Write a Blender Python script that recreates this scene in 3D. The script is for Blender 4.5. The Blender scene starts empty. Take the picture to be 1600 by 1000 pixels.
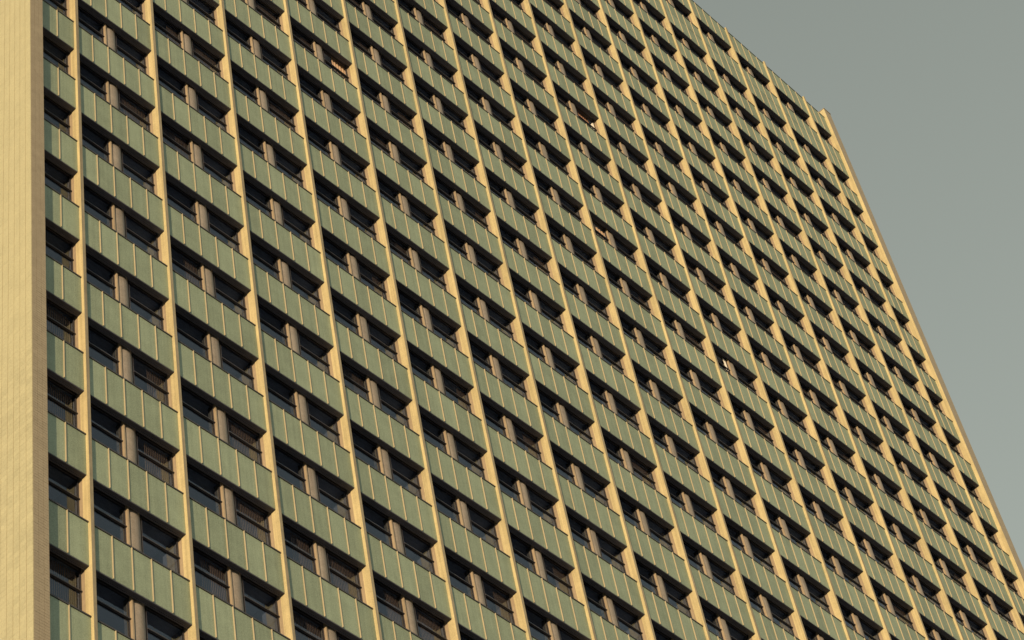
import bpy, bmesh, math, random
from mathutils import Matrix, Vector

# ------------------------------------------------------------------ units
B = 3.6                    # bay width in metres (u unit)
A = 0.90996                # storey height / bay width
FH = A * B                 # storey height
CAM_UVZ = (-8.21697137, -32.33415989, 9.2111373)      # u, up, out (in bays)
ZG = -CAM_UVZ[1] * B + 1.6                            # height of the row-0 datum above ground

def W(u, v, z):
    """u along the front in bays, v in storeys down from the datum, z outwards in bays -> world metres"""
    return Vector((u * B, -z * B, ZG - v * FH))

# ------------------------------------------------------------------ camera
S = bpy.context.scene
R = [[0.67554027, -0.14843454, 0.72222748],
     [0.49298061, -0.63746147, -0.59212583],
     [0.54828411, 0.75604898, -0.35745554]]
FPX = 3911.5954755785415
cv = lambda a: Vector((a[0], -a[2], a[1]))
right, down, fwd = cv(R[0]).normalized(), cv(R[1]).normalized(), cv(R[2]).normalized()
cam_d = bpy.data.cameras.new('camera'); cam = bpy.data.objects.new('camera', cam_d)
S.collection.objects.link(cam); S.camera = cam
CAM = Vector((CAM_UVZ[0] * B, -CAM_UVZ[2] * B, 1.6))
M = Matrix.Identity(4)
for i in range(3):
    M[i][0] = right[i]; M[i][1] = -down[i]; M[i][2] = -fwd[i]; M[i][3] = CAM[i]
cam.matrix_world = M
cam_d.sensor_width = 36; cam_d.lens = FPX / 1600 * 36
cam_d.clip_end = 20000; cam_d.clip_start = 0.5
S.render.resolution_x = 1024; S.render.resolution_y = 640

# ------------------------------------------------------------------ light
SUN_AZ = 64.0              # degrees off the front's normal, towards the left
SUN_EL = 2.5
a_, e_ = math.radians(SUN_AZ), math.radians(SUN_EL)
sun_dir = Vector((-math.sin(a_) * math.cos(e_), -math.cos(a_) * math.cos(e_), math.sin(e_)))
wd = bpy.data.worlds.new('World'); S.world = wd; wd.use_nodes = True
nt = wd.node_tree; nt.nodes.clear()
out = nt.nodes.new('ShaderNodeOutputWorld'); bg = nt.nodes.new('ShaderNodeBackground')
sky = nt.nodes.new('ShaderNodeTexSky'); sky.sky_type = 'NISHITA'; sky.sun_disc = False
sky.sun_elevation = e_
sky.sun_rotation = math.atan2(sun_dir.x, sun_dir.y)
sky.air_density = 1.6; sky.dust_density = 4.0; sky.ozone_density = 1.0
hz = nt.nodes.new('ShaderNodeMix'); hz.data_type = 'RGBA'; hz.inputs['Factor'].default_value = 0.8
hz.inputs['B'].default_value = (3.55, 3.95, 3.35, 1)          # thin, even evening haze over the whole sky
nt.links.new(sky.outputs['Color'], hz.inputs['A'])
tc = nt.nodes.new('ShaderNodeTexCoord'); sx = nt.nodes.new('ShaderNodeSeparateXYZ'); gr = nt.nodes.new('ShaderNodeMapRange')
gr.inputs['From Min'].default_value = 0; gr.inputs['From Max'].default_value = 1      # haze thins from horizon to zenith
gr.inputs['To Min'].default_value = 2.20; gr.inputs['To Max'].default_value = 0.50
hm = nt.nodes.new('ShaderNodeVectorMath'); hm.operation = 'SCALE'; hm.inputs[0].default_value = (4.0, 4.42, 3.98)
nt.links.new(tc.outputs['Generated'], sx.inputs[0]); nt.links.new(sx.outputs['Z'], gr.inputs['Value'])
nt.links.new(gr.outputs[0], hm.inputs['Scale']); nt.links.new(hm.outputs[0], hz.inputs['B'])
nt.links.new(hz.outputs['Result'], bg.inputs['Color'])
bg.inputs['Strength'].default_value = 0.10
nt.links.new(bg.outputs[0], out.inputs[0])
sl = bpy.data.lights.new('sun', 'SUN'); so = bpy.data.objects.new('sun', sl); S.collection.objects.link(so)
sl.energy = 4.15; sl.angle = math.radians(0.5); sl.color = (1.0, 0.745, 0.45)
so.rotation_euler = sun_dir.to_track_quat('Z', 'Y').to_euler()
so.location = (0, -60, 160)
vs = S.view_settings; vs.view_transform = 'Standard'; vs.look = 'None'; vs.exposure = 0.0; vs.gamma = 1.0
vs.use_curve_mapping = False

# ------------------------------------------------------------------ materials
def mat(name, col, rough=0.7, spec=0.3, var=0.0, mott=0.0, scale=6.0, metal=0.0, streak=0.0, bump=0.0, fine=0.0):
    m = bpy.data.materials.new(name); m.use_nodes = True
    n = m.node_tree; b = n.nodes['Principled BSDF']
    b.inputs['Roughness'].default_value = rough; b.inputs['Metallic'].default_value = metal
    b.inputs['Specular IOR Level'].default_value = spec
    b.inputs['Base Color'].default_value = (*col, 1)
    if var or mott or streak:
        geo = n.nodes.new('ShaderNodeNewGeometry')
        hsv = n.nodes.new('ShaderNodeHueSaturation'); hsv.inputs['Color'].default_value = (*col, 1)
        val = None
        def add(x):
            nonlocal val
            if val is None: val = x; return
            ad = n.nodes.new('ShaderNodeMath'); ad.operation = 'ADD'
            n.links.new(val, ad.inputs[0]); n.links.new(x, ad.inputs[1]); val = ad.outputs[0]
        def scaled(sock, lo, hi):
            mr = n.nodes.new('ShaderNodeMapRange'); mr.inputs['To Min'].default_value = lo; mr.inputs['To Max'].default_value = hi
            n.links.new(sock, mr.inputs['Value']); return mr
        base = n.nodes.new('ShaderNodeValue'); base.outputs[0].default_value = 1.0; add(base.outputs[0])
        if var:
            oi = n.nodes.new('ShaderNodeObjectInfo'); add(scaled(oi.outputs['Random'], -var, var).outputs[0])
        if mott:
            nz = n.nodes.new('ShaderNodeTexNoise'); nz.inputs['Scale'].default_value = scale; nz.inputs['Detail'].default_value = 8
            nz.inputs['Roughness'].default_value = 0.75
            n.links.new(geo.outputs['Position'], nz.inputs['Vector'])
            mr = scaled(nz.outputs['Fac'], -mott, mott); mr.inputs['From Min'].default_value = .3; mr.inputs['From Max'].default_value = .7
            add(mr.outputs[0])
        if fine:
            nz = n.nodes.new('ShaderNodeTexNoise'); nz.inputs['Scale'].default_value = 26; nz.inputs['Detail'].default_value = 3
            n.links.new(geo.outputs['Position'], nz.inputs['Vector'])
            mr = scaled(nz.outputs['Fac'], -fine, fine); mr.inputs['From Min'].default_value = .25; mr.inputs['From Max'].default_value = .75
            add(mr.outputs[0])
        if streak:
            mp = n.nodes.new('ShaderNodeMapping'); mp.inputs['Scale'].default_value = (9, 9, 0.25)
            nz = n.nodes.new('ShaderNodeTexNoise'); nz.inputs['Scale'].default_value = 1.0; nz.inputs['Detail'].default_value = 5
            n.links.new(geo.outputs['Position'], mp.inputs['Vector']); n.links.new(mp.outputs[0], nz.inputs['Vector'])
            mr = scaled(nz.outputs['Fac'], -streak, streak); mr.inputs['From Min'].default_value = .3; mr.inputs['From Max'].default_value = .7
            add(mr.outputs[0])
        n.links.new(val, hsv.inputs['Value']); n.links.new(hsv.outputs['Color'], b.inputs['Base Color'])
    if bump:
        geo = n.nodes.new('ShaderNodeNewGeometry')
        nz = n.nodes.new('ShaderNodeTexNoise'); nz.inputs['Scale'].default_value = 14; nz.inputs['Detail'].default_value = 6
        n.links.new(geo.outputs['Position'], nz.inputs['Vector'])
        bp = n.nodes.new('ShaderNodeBump'); bp.inputs['Strength'].default_value = bump; bp.inputs['Distance'].default_value = 0.02
        n.links.new(nz.outputs['Fac'], bp.inputs['Height']); n.links.new(bp.outputs[0], b.inputs['Normal'])
    return m

M_FIN = mat('cream_painted_metal', (0.57, 0.48, 0.27), 0.6, 0.3, var=.05, mott=.13, scale=1.4, streak=.16, fine=.12)
M_EDGE = mat('brown_edge_trim', (0.30, 0.255, 0.175), 0.75, 0.2, var=.08, mott=.2, scale=2, streak=.2)  # browner and darker than the cream fin sides
M_JAMB = mat('pinkish_jamb_paint', (0.38, 0.30, 0.205), 0.7, 0.2, var=.04, mott=.12, scale=5, streak=.12)
M_PANEL = mat('green_enamel_panel', (0.252, 0.300, 0.212), 0.55, 0.3, var=.11, mott=.14, scale=1.6, streak=.09, fine=.24)
M_BATTEN = mat('batten_cream_metal', (0.46, 0.39, 0.26), 0.55, 0.3, var=.05, mott=.08)
M_BACK = mat('panel_backing', (0.07, 0.06, 0.05), 0.8, 0.2)
M_DARK = mat('dark_bronze_metal', (0.05, 0.046, 0.052), 0.5, 0.4, mott=.15)
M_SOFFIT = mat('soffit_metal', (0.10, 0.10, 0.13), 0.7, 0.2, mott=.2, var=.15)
M_COL = mat('grey_brown_concrete', (0.27, 0.235, 0.20), 0.85, 0.2, mott=.16, scale=3, streak=.16, fine=.15)
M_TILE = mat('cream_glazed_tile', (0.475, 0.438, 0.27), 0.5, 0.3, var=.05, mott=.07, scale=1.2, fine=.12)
M_TILE_SHADE = mat('shaded_front_tile', (0.345, 0.285, 0.20), 0.6, 0.25, mott=.12, scale=3, fine=.10)  # same cream tile, base darkened for the weak grazing light on fronts
M_GROUT = mat('brown_grout', (0.33, 0.23, 0.14), 0.9, 0.1, mott=.1)
M_IN = mat('room_paint', (0.36, 0.37, 0.42), 0.9, 0.1, mott=.15, scale=1.0)
M_CEIL = mat('ceiling_paint', (0.66, 0.70, 0.80), 0.9, 0.1, mott=.1)
M_SLAB = mat('lintel_metal', (0.15, 0.15, 0.19), 0.9, 0.1, mott=.15)
M_BLIND = mat('tan_blind_fabric', (0.62, 0.39, 0.26), 0.85, 0.1, var=.15)
M_CURT = mat('peach_curtain', (0.55, 0.38, 0.25), 0.9, 0.1, mott=.1)
M_RED = mat('rust_curtain', (0.33, 0.18, 0.12), 0.9, 0.1, mott=.1)
M_CLOTH = mat('white_cloth', (0.78, 0.74, 0.66), 0.9, 0.1)
M_ROOF = mat('roof_membrane', (0.12, 0.12, 0.12), 0.9, 0.1, mott=.2)
M_GROUND = mat('street_paving', (0.32, 0.31, 0.30), 0.9, 0.2, mott=.2, scale=.3)

def glass():
    m = bpy.data.materials.new('window_glass'); m.use_nodes = True; n = m.node_tree; n.nodes.clear()
    o = n.nodes.new('ShaderNodeOutputMaterial'); mx = n.nodes.new('ShaderNodeMixShader')
    tr = n.nodes.new('ShaderNodeBsdfTransparent'); tr.inputs[0].default_value = (0.62, 0.66, 0.72, 1)
    gl = n.nodes.new('ShaderNodeBsdfGlossy'); gl.inputs['Roughness'].default_value = 0.04
    gl.inputs['Color'].default_value = (0.62, 0.70, 0.85, 1)
    fr = n.nodes.new('ShaderNodeFresnel'); fr.inputs['IOR'].default_value = 1.95
    geo = n.nodes.new('ShaderNodeNewGeometry')
    nz = n.nodes.new('ShaderNodeTexNoise'); nz.inputs['Scale'].default_value = .9
    n.links.new(geo.outputs['Position'], nz.inputs['Vector'])
    bp = n.nodes.new('ShaderNodeBump'); bp.inputs['Strength'].default_value = .08; bp.inputs['Distance'].default_value = .05
    n.links.new(nz.outputs['Fac'], bp.inputs['Height']); n.links.new(bp.outputs[0], gl.inputs['Normal'])
    bf = n.nodes.new('ShaderNodeMath'); bf.operation = 'SUBTRACT'; bf.inputs[0].default_value = 1.0
    mu = n.nodes.new('ShaderNodeMath'); mu.operation = 'MULTIPLY'      # reflection on the entry face only
    n.links.new(geo.outputs['Backfacing'], bf.inputs[1]); n.links.new(bf.outputs[0], mu.inputs[0]); n.links.new(fr.outputs[0], mu.inputs[1])
    n.links.new(mu.outputs[0], mx.inputs[0]); n.links.new(tr.outputs[0], mx.inputs[1]); n.links.new(gl.outputs[0], mx.inputs[2])
    n.links.new(mx.outputs[0], o.inputs[0]); return m
M_GLASS = glass()

# ------------------------------------------------------------------ mesh helpers
class MB:
    def __init__(s): s.v, s.f, s.m, s.mats = [], [], [], []
    def mi(s, m):
        if m not in s.mats: s.mats.append(m)
        return s.mats.index(m)
    def box(s, u0, u1, v0, v1, z0, z1, m):      # v0 = upper, v1 = lower (storeys), z0 = inner, z1 = outer
        x0, x1 = u0 * B, u1 * B; y0, y1 = -z1 * B, -z0 * B; a, b = -v1 * FH, -v0 * FH
        k = len(s.v); i = s.mi(m)
        s.v += [(x0, y0, a), (x1, y0, a), (x1, y1, a), (x0, y1, a), (x0, y0, b), (x1, y0, b), (x1, y1, b), (x0, y1, b)]
        for q in ((0, 3, 2, 1), (4, 5, 6, 7), (0, 1, 5, 4), (1, 2, 6, 5), (2, 3, 7, 6), (3, 0, 4, 7)):
            s.f.append(tuple(k + j for j in q)); s.m.append(i)
    def cyl(s, u, z, r, v0, v1, m, n=28):
        k = len(s.v); i = s.mi(m)
        for v in (v1, v0):
            for j in range(n):
                t = 2 * math.pi * j / n
                s.v.append(((u + r * math.cos(t)) * B, -(z + r * math.sin(t)) * B, -v * FH))
        for j in range(n):
            s.f.append((k + (j + 1) % n, k + j, k + n + j, k + n + (j + 1) % n)); s.m.append(i)
        s.f.append(tuple(k + j for j in range(n))); s.m.append(i)
        s.f.append(tuple(k + n + j for j in reversed(range(n)))); s.m.append(i)
    def mesh(s, name, smooth=False):
        me = bpy.data.meshes.new(name); me.from_pydata(s.v, [], s.f)
        for m in s.mats: me.materials.append(m)
        me.polygons.foreach_set('material_index', s.m)
        if smooth: me.polygons.foreach_set('use_smooth', [len(f) == 4 for f in s.f])
        me.update(); return me

COL = S.collection
def link(name, me, parent=None, loc=(0, 0, 0)):
    o = bpy.data.objects.new(name, me); COL.objects.link(o)
    if parent: o.parent = parent
    o.location = loc
    return o
def tag(o, label=None, cat=None, group=None, kind=None):
    if label: o['label'] = label
    if cat: o['category'] = cat
    if group: o['group'] = group
    if kind: o['kind'] = kind
    return o
rnd = random.Random(7)

def project(p):
    d = p - CAM; z = d.dot(fwd)
    return 800 + FPX * d.dot(right) / z, 500 + FPX * d.dot(down) / z, z

# ------------------------------------------------------------------ ground
g = MB(); gm = bpy.data.meshes.new('ground')
gm.from_pydata([(-6000, -6000, 0), (6000, -6000, 0), (6000, 6000, 0), (-6000, 6000, 0)], [], [(0, 1, 2, 3)])
gm.materials.append(M_GROUND)
tag(link('ground', gm), kind='structure')

# ------------------------------------------------------------------ the tower
DAT = (0, 0, ZG)
tower = bpy.data.objects.new('office_tower', None); COL.objects.link(tower)
tag(tower, 'tall office tower with rows of green panels, dark windows and cream vertical fins', 'office tower')
tower.empty_display_size = 5

VG = ZG / FH                                   # storeys from datum to ground
FW = 0.030                                     # fin width
FU = [0.054] + [float(i) for i in range(1, 16)] + [16.06]
ZF = 0.031                                     # how far fins stand out
ZGL = -0.094                                   # plane of the glass
PL, PR = -0.358, 16.66                         # inner faces of the end walls
ZPL, ZPR = 0.068, 0.056
NROW = 26

def vrow(n):                                   # (spandrel top, spandrel bottom = window head, window sill)
    if n == 0: return -0.86, -0.29, 0.235
    if n == 1: return 0.235, 1.0, 1.53
    return n - 0.47, float(n), n + 0.53

bays = []                                      # (left, right, battens, has column)
bays.append((PL, FU[0], [-0.14], False))
for k in range(16):
    l, r = FU[k] + FW, FU[k + 1]
    bays.append((l, r, [l + (r - l) * j / 5 for j in range(1, 5)], True))
bays.append((FU[16] + FW, PR, [16.283, 16.472], False))

# end walls, clad in tiles
def end_wall(u0, u1, zf, vtop, tiles_left):
    m = MB(); e = 0.003
    m.box(u0 + e, u1, vtop + .012, VG, -5.0, zf - e, M_GROUT if tiles_left else M_TILE_SHADE)
    m.box(u0 - .005, u1 + .005, vtop, vtop + .012, -5.0, zf + .005, M_JAMB)
    o = link('end_wall', m.mesh('end_wall'), tower, DAT)
    return o
LU0 = -0.499
lw = end_wall(LU0, PL, ZPL, -1.1, True); lw['label'] = 'broad tiled end wall at the left corner'
rw = end_wall(PR, 16.84, ZPR, -1.1, False); rw['label'] = 'narrow end wall at the right corner'

# tile cladding of the left end wall: side face tiles, nearest 300 as parts of the wall
TP, TR = 0.0675, 0.0585                        # tile pitch along z (bays), along v (storeys)
tl = []
side = MB(); side.box(LU0, LU0 + .005, .0006, TR - .0006, ZPL - TP + .002, ZPL - .002, M_TILE)
side_me = side.mesh('tile')
nrows = int((VG + 1.08) / TR)
cells = []
for r in range(nrows):
    v = -1.08 + r * TR
    for c in range(9):
        x, y, z = project(W(LU0, v + TR / 2, ZPL - TP * (c + .5)))
        if -40 < x < 1640 and -40 < y < 1040: cells.append((z, c, v, -5 < x and -5 < y < 1005))
seen = sorted([c for c in cells if c[3]])[:300]; ss = {(c[1], c[2]) for c in seen}
for z, c, v, _ in seen:
    o = link('tile', side_me, lw, (0, c * TP * B, -v * FH))
rest = MB()
for z, c, v, _ in cells:
    if (c, v) in ss: continue
    d = rnd.uniform(-.0003, .0003)
    rest.box(LU0 + d, LU0 + .005, v + .0006, v + TR - .0006, ZPL - TP * (c + 1) + .002, ZPL - TP * c - .002, M_TILE)
# front strip of the same wall, small tiles in the shade-darkened tile colour
nf = 3; fwid = (PL - LU0 - .004) / nf
for r in range(nrows):
    v = -1.08 + r * TR
    if project(W(LU0, v, ZPL))[1] > 1060 or project(W(LU0, v, ZPL))[1] < -60: continue
    for c in range(nf):
        for h in (0, .5):
            d = rnd.uniform(-.0004, .0004)
            rest.box(LU0 + .004 + c * fwid + .001, LU0 + .004 + (c + 1) * fwid - .001, v + h * TR + .001, v + (h + .5) * TR - .001, ZPL - .003, ZPL + d, M_TILE_SHADE)
# plain cladding above, below and behind the tiled view
tag(link('tile_cladding', rest.mesh('tile_cladding'), lw), kind='stuff')
# place tiles in the wall's frame (children of the wall share its datum)

# core and floor slabs
m = MB(); m.box(PL + .003, PR - .003, -0.80, VG, -4.9, -1.35, M_IN); m.box(PL + .003, PR - .003, -0.84, -0.80, -4.9, -.06, M_ROOF)
link('core_wall', m.mesh('core_wall'), tower, DAT)
for n in range(0, int(VG) + 1):
    t, b, s = vrow(n)
    m = MB(); m.box(PL + .004, PR - .004, (t if n else -.80) + .004, b - .050, -1.349, -.124, M_IN)
    m.box(PL + .0045, PR - .0045, b - .0495, b - .045, -1.348, -.125, M_CEIL)
    m.box(PL + .004, PR - .004, (t if n else -.80) + .005, b - .045, -.1235, -.052, M_SLAB)
    link('floor_slab', m.mesh('floor_slab'), tower, DAT)
# partition walls between rooms behind every fin and column
for k in range(17):
    m = MB(); m.box(FU[k] + .004, FU[k] + .026, -.79, VG, -1.348, ZGL - .012, M_IN)
    link('partition_wall', m.mesh('partition_wall'), tower, DAT)

# fins
for k in range(17):
    u = FU[k]
    m = MB(); m.box(u, u + FW, -0.90, VG, -.05, ZF - .003, M_FIN)
    f = link('fin', m.mesh('fin'), tower, DAT)
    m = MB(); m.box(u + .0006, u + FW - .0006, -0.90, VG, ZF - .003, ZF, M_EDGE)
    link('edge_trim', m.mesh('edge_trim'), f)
    m = MB(); m.box(u + .004, u + FW - .004, -0.80, VG, -.105, -.05, M_JAMB)
    link('jamb_board', m.mesh('jamb_board'), f)
# right end wall: cream reveal beside the front's painted-in shade, and jamb
m = MB(); m.box(PR - .004, PR + .0025, -1.08, VG, -.05, ZPR - .0035, M_FIN); link('reveal_panel', m.mesh('reveal_panel'), rw)
m = MB(); m.box(PR - .006, PR + .002, -0.80, VG, -.105, -.0505, M_JAMB); link('jamb_board', m.mesh('jamb_board'), rw)

# round columns between the paired windows
CR = 0.100; CH = 0.076            # front radius and half width
def ccen(l, r): return r - 0.432
for l, r, bt, hc in bays:
    if not hc: continue
    c = ccen(l, r)
    pts = [(-CH, -.150)] + [(CR * math.sin(t), -.165 + CR * math.cos(t)) for t in [math.asin(CH / CR) * (j / 8 - 1) for j in range(17)]] + [(CH, -.150)]
    m = MB(); k = len(pts); i = m.mi(M_COL)
    for v in (VG, -0.78): m.v += [((c + x) * B, -z * B, -v * FH) for x, z in pts]
    for j in range(k): m.f.append(((j + 1) % k, j, k + j, k + (j + 1) % k)[::-1]); m.m.append(i)
    m.f.append(tuple(range(k))[::-1]); m.m.append(i); m.f.append(tuple(range(k, 2 * k))); m.m.append(i)
    me = m.mesh('column'); me.polygons.foreach_set('use_smooth', [1 <= j <= 16 for j in range(k)] + [False, False])
    bm = bmesh.new(); bm.from_mesh(me); bmesh.ops.recalc_face_normals(bm, faces=bm.faces); bm.to_mesh(me); bm.free()
    o = link('column', me, tower, DAT)

# ------------------------------------------------------------------ cells
def cell_px(l, r, v0, v1):
    p = [project(W(u, v, 0)) for u in (l, r) for v in (v0, v1)]
    xs = [q[0] for q in p]; ys = [q[1] for q in p]
    inside = max(xs) > 0 and min(xs) < 1600 and max(ys) > 0 and min(ys) < 1000
    near = max(xs) > -110 and min(xs) < 1710 and max(ys) > -110 and min(ys) < 1110
    x0, x1 = max(min(xs), 0), min(max(xs), 1600); y0, y1 = max(min(ys), 0), min(max(ys), 1000)
    area = max(0, x1 - x0) * max(0, y1 - y0) if inside else 0
    return inside, near, area

cache = {}
def get(key, fn):
    if key not in cache: cache[key] = fn()
    return cache[key]

G = .0035                                       # joint between panels
def add_panel(m, u0, u1, v0, v1): m.box(u0 + G / 2, u1 - G / 2, v0, v1, -.006, 0, M_PANEL)
def add_batten(m, u, v0, v1): m.box(u - .0028, u + .0028, v0, v1, -.0005, .0100, M_BATTEN)
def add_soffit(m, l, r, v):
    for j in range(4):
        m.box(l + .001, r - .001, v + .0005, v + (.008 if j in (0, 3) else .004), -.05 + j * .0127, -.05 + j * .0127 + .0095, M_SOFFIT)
def add_cap(m, l, r, v):
    m.box(l + .001, r - .001, v - .002, v + .011, -.051, .008, M_DARK)
def add_back(m, l, r, v0, v1): m.box(l + .0005, r - .0005, v0 + .011, v1, -.05, -.006, M_BACK)

def widths(l, bt, r): return list(zip([l] + bt, bt + [r]))

spans = []
for bi, (l, r, bt, hc) in enumerate(bays):
    for n in range(NROW):
        t, b, s = vrow(n)
        ins, near, area = cell_px(l, r, t, b)
        if near: spans.append((-area, ins, bi, n))
spans.sort()
vis = [q for q in spans if q[1]]
print('spandrels in view', len(vis), 'near', len(spans))
single = {(q[2], q[3]) for q in vis[:300]}
far = MB()
for _, ins, bi, n in spans:
    l, r, bt, hc = bays[bi]; t, b, s = vrow(n)
    joint = [t, b] if n != 1 else [t, .585, b]
    if (bi, n) not in single:
        add_back(far, l, r, t, b)
        for u0, u1 in widths(l, bt, r):
            for j in range(len(joint) - 1): add_panel(far, u0, u1, joint[j] + (.011 if j == 0 else .012), joint[j + 1])
        for u in bt: add_batten(far, u, t + .011, b)
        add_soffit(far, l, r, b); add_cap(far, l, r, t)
        continue
    hgt = round(b - t, 4)
    o0 = l * 1.0                                # local origin at (l, b)
    key = (bi if bi in (0, 1, 16, 17) else 'std', hgt)
    org = (l * B, 0, -b * FH)
    def mk(fn):
        m = MB(); fn(m); return m
    sp = link('spandrel', get(('sp',) + key, lambda: (lambda m: (add_back(m, 0, r - l, t - b, 0), m.mesh('spandrel'))[1])(MB())), tower, (DAT[0] + org[0], 0, ZG + org[2]))
    def sub(name, k2, fn):
        me = get((name,) + key + k2, lambda: (lambda m: (fn(m), m.mesh(name))[1])(MB()))
        return link(name, me, sp)
    for q, (u0, u1) in enumerate(widths(0, [x - l for x in bt], r - l)):
        for j in range(len(joint) - 1):
            sub('panel', (q, j), lambda m: add_panel(m, u0, u1, joint[j] - b + (.011 if j == 0 else .012), joint[j + 1] - b))
    for q, u in enumerate(bt):
        sub('batten', (q,), lambda m: add_batten(m, u - l, t - b + .011, 0))
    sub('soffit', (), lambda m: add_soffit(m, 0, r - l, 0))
    sub('coping' if n == 0 else 'sill', (n == 0,), lambda m: add_cap(m, 0, r - l, t - b))
if far.v: tag(link('far_spandrels', far.mesh('far_spandrels'), tower, DAT), kind='stuff')

# windows: up to two per bay and storey
def add_frame(m, l, r, v0, v1):
    w = .011
    m.box(l, r, v0 - .014, v0 + w, ZGL - .010, ZGL + .006, M_DARK); m.box(l, r, v1 - .012, v1 + .006, ZGL - .010, ZGL + .008, M_DARK)
    m.box(l, l + w * .7, v0 + w, v1 - .012, ZGL - .010, ZGL + .006, M_DARK); m.box(r - w * .7, r, v0 + w, v1 - .012, ZGL - .010, ZGL + .006, M_DARK)
def add_rail(m, l, r, v0):
    m.box(l + .0005, r - .0005, v0 + .229, v0 + .239, ZGL - .009, ZGL + .018, M_DARK)
def add_pane(m, l, r, a, b): m.box(l + .008, r - .008, a, b, ZGL - .002, ZGL + .001, M_GLASS)
def add_jamb(m, l, side, v0, v1):               # light jamb strip beside the column
    m.box(l, l + .013, v0, v1, ZGL - .01, ZGL + .030, M_JAMB)
def add_blind(m, l, r, v0, v1, seed, cover=1.0):
    q = random.Random(seed); x = l + .012 + (1 - cover) * (r - l); st = .0185
    while x < r - .016:
        m.box(x, x + .008, v0 + .02, v1 - .02, -.1205, -.119, M_BLIND); x += st

wins = []
for bi, (l, r, bt, hc) in enumerate(bays):
    for n in range(NROW):
        t, b, s = vrow(n)
        if hc:
            c = ccen(l, r); ws = [(l + .0005, c - .063, 'L'), (c + .075, r - .0005, 'R')]
        else: ws = [(l + .0005, r - .0065 if bi == 17 else r - .0005, 'S')]
        for wl, wr, sd in ws:
            ins, near, area = cell_px(wl, wr, b, s)
            if near: wins.append((-area, ins, bi, n, wl, wr, sd))
wins.sort()
visw = [q for q in wins if q[1]]
print('windows in view', len(visw), 'near', len(wins))
# windows with special contents: fin index of the right-hand fin, row, side
BLINDS = {(1, 20, 'R'): .75, (2, 20, 'R'): .9, (3, 20, 'R'): 1, (3, 20, 'L'): .5, (4, 20, 'R'): .85, (2, 13, 'L'): .35, (2, 13, 'R'): 1, (3, 13, 'R'): 1, (9, 7, 'R'): 0, (9, 10, 'L'): 0, (5, 17, 'L'): 0, (11, 11, 'L'): 0}
OPEN = {(4, 11, 'R'), (9, 7, 'R'), (9, 10, 'L'), (11, 11, 'L')}          # upper sash slid down
def special(bi, n, sd):
    if (bi, n, sd) in BLINDS: return BLINDS[(bi, n, sd)]
    q = random.Random(bi * 977 + n * 31 + ord(sd)); x = q.random()
    if x < .16: return q.choice((1, 1, .75, .55, .4))
    return 0
singlew = {(q[2], q[3], q[6]) for q in visw[:300]}
farw = MB()
for _, ins, bi, n, l, r, sd in wins:
    t, b, s = vrow(n); b -= .030; cov = special(bi, n, sd)
    jl = sd == 'L'; rr = r - .013 if jl else r
    if (bi, n, sd) not in singlew:
        add_frame(farw, l, rr, b, s); add_rail(farw, l, rr, b); add_pane(farw, l, rr, b + .011, b + .226) if (bi, n, sd) not in OPEN else None; add_pane(farw, l, rr, b + .242, s - .012)
        if jl: add_jamb(farw, r - .013, 1, b - .01, s)
        if cov: add_blind(farw, l, rr, b, s, bi * 100 + n, cov)
        continue
    key = (round(r - l, 4), round(s - b, 4), sd)
    w_ = link('window', get(('wf',) + key, lambda: (lambda m: (add_frame(m, 0, rr - l, 0, s - b), m.mesh('window'))[1])(MB())), tower, (l * B, 0, ZG - b * FH))
    def subw(name, k2, fn):
        me = get((name,) + key + k2, lambda: (lambda m: (fn(m), m.mesh(name))[1])(MB()))
        return link(name, me, w_)
    if (bi, n, sd) in OPEN:
        subw('pane', (2,), lambda m: m.box(.008, rr - l - .008, .262, s - b - .012, ZGL - .007, ZGL - .004, M_GLASS))
    else: subw('pane', (0,), lambda m: add_pane(m, 0, rr - l, .011, .226))
    subw('pane', (1,), lambda m: add_pane(m, 0, rr - l, .242, s - b - .012))
    subw('rail', (), lambda m: add_rail(m, 0, rr - l, 0))
    if jl: subw('jamb_strip', (), lambda m: add_jamb(m, r - l - .013, 1, -.01, s - b))
    if cov:
        bl = subw('vertical_blind', (cov,), lambda m: add_blind(m, 0, rr - l, 0, s - b, 5, cov)); bl['kind'] = 'stuff'
if farw.v: tag(link('far_windows', farw.mesh('far_windows'), tower, DAT), kind='stuff')


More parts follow.
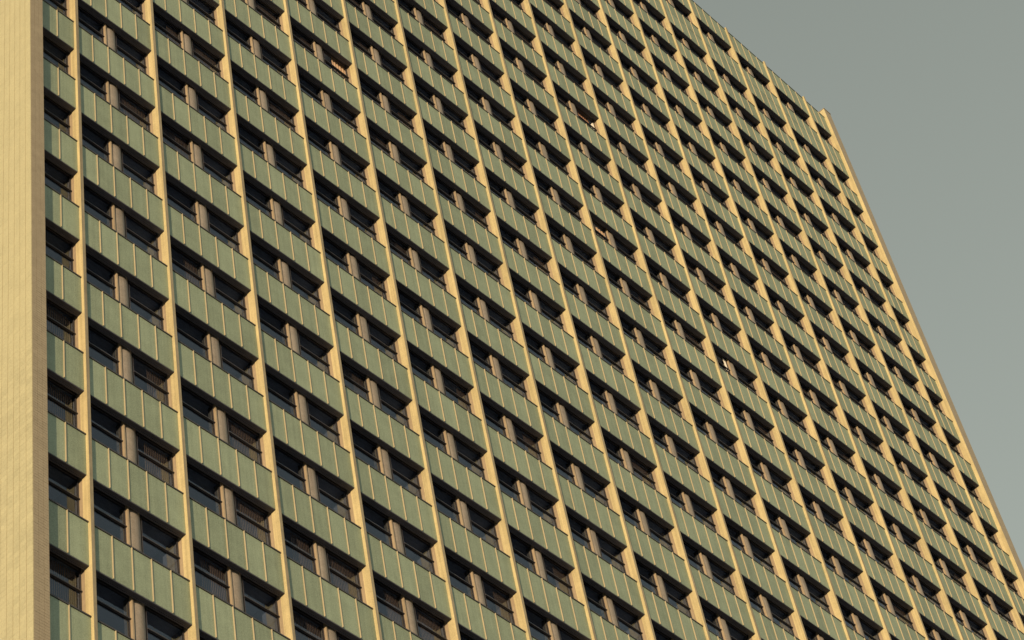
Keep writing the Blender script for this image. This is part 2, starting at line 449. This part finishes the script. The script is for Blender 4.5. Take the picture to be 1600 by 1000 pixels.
# ------------------------------------------------------------------ curtains hanging in opened windows
def win_span(bi, sd):
    l, r, bt, hc = bays[bi]; c = ccen(l, r)
    return (l + .0005, c - .076) if sd == 'L' else (c + .075, r - .0005)
def curtain(bi, n, sd, f0, f1, h0, h1, z, m, label, folds, amp=.006, taper=0.0):
    """a pleated sheet with thickness, from fraction f0 to f1 of the window's width"""
    l, r = win_span(bi, sd); u0, u1 = l + (r - l) * f0, l + (r - l) * f1
    N = folds * 6; vs_, fs = [], []; th = .0012
    for i in range(N + 1):
        t = i / N; u = u0 + (u1 - u0) * t
        for q, (hh, k) in enumerate(((h0 + taper * (1 - t), 0.6), (h1, 1.0))):
            zz = z + amp * k * math.sin(t * folds * 2 * math.pi + q * .5)
            for d in (0, th): vs_.append(((u - u0) * B, -(zz - z - d) * B, -(hh - h1) * FH))
    for i in range(N):
        a, b = i * 4, (i + 1) * 4
        fs += [(a + 1, b + 1, b + 3, a + 3), (a, a + 2, b + 2, b), (a, b, b + 1, a + 1), (a + 2, a + 3, b + 3, b + 2)]
    fs += [(0, 1, 3, 2), (N * 4, N * 4 + 2, N * 4 + 3, N * 4 + 1)]
    me = bpy.data.meshes.new('curtain'); me.from_pydata(vs_, [], fs); me.materials.append(m); me.update()
    o = link('curtain', me, None, W(u0, n + h1, z)); tag(o, label, 'curtain'); return o
curtain(4, 11, 'R', .42, .985, -.05, .235, -.112, M_CURT, 'wide peach curtain filling the opened window near the upper left of the tower', 5)
curtain(9, 7, 'R', .10, .80, -.05, .205, -.125, M_RED, 'rust brown curtain behind the pointed white cloth in an opened window', 7, .009)
curtain(9, 7, 'R', .74, .97, .00, .235, -.098, M_CLOTH, 'pointed white cloth blowing out of the window beside a rust brown curtain', 2, .008, .14)
curtain(9, 10, 'L', .58, .98, .03, .215, -.112, M_CURT, 'short orange curtain bunched against the left side of a column', 4)
curtain(11, 11, 'L', .86, 1.0, -.02, .225, -.096, M_CLOTH, 'narrow white curtain lit beside a column right of the middle of the tower', 2)
curtain(5, 17, 'L', .93, 1.03, .44, .545, -.090, M_CLOTH, 'small scrap of white cloth on the sill at the foot of a column', 1, .006, .06)
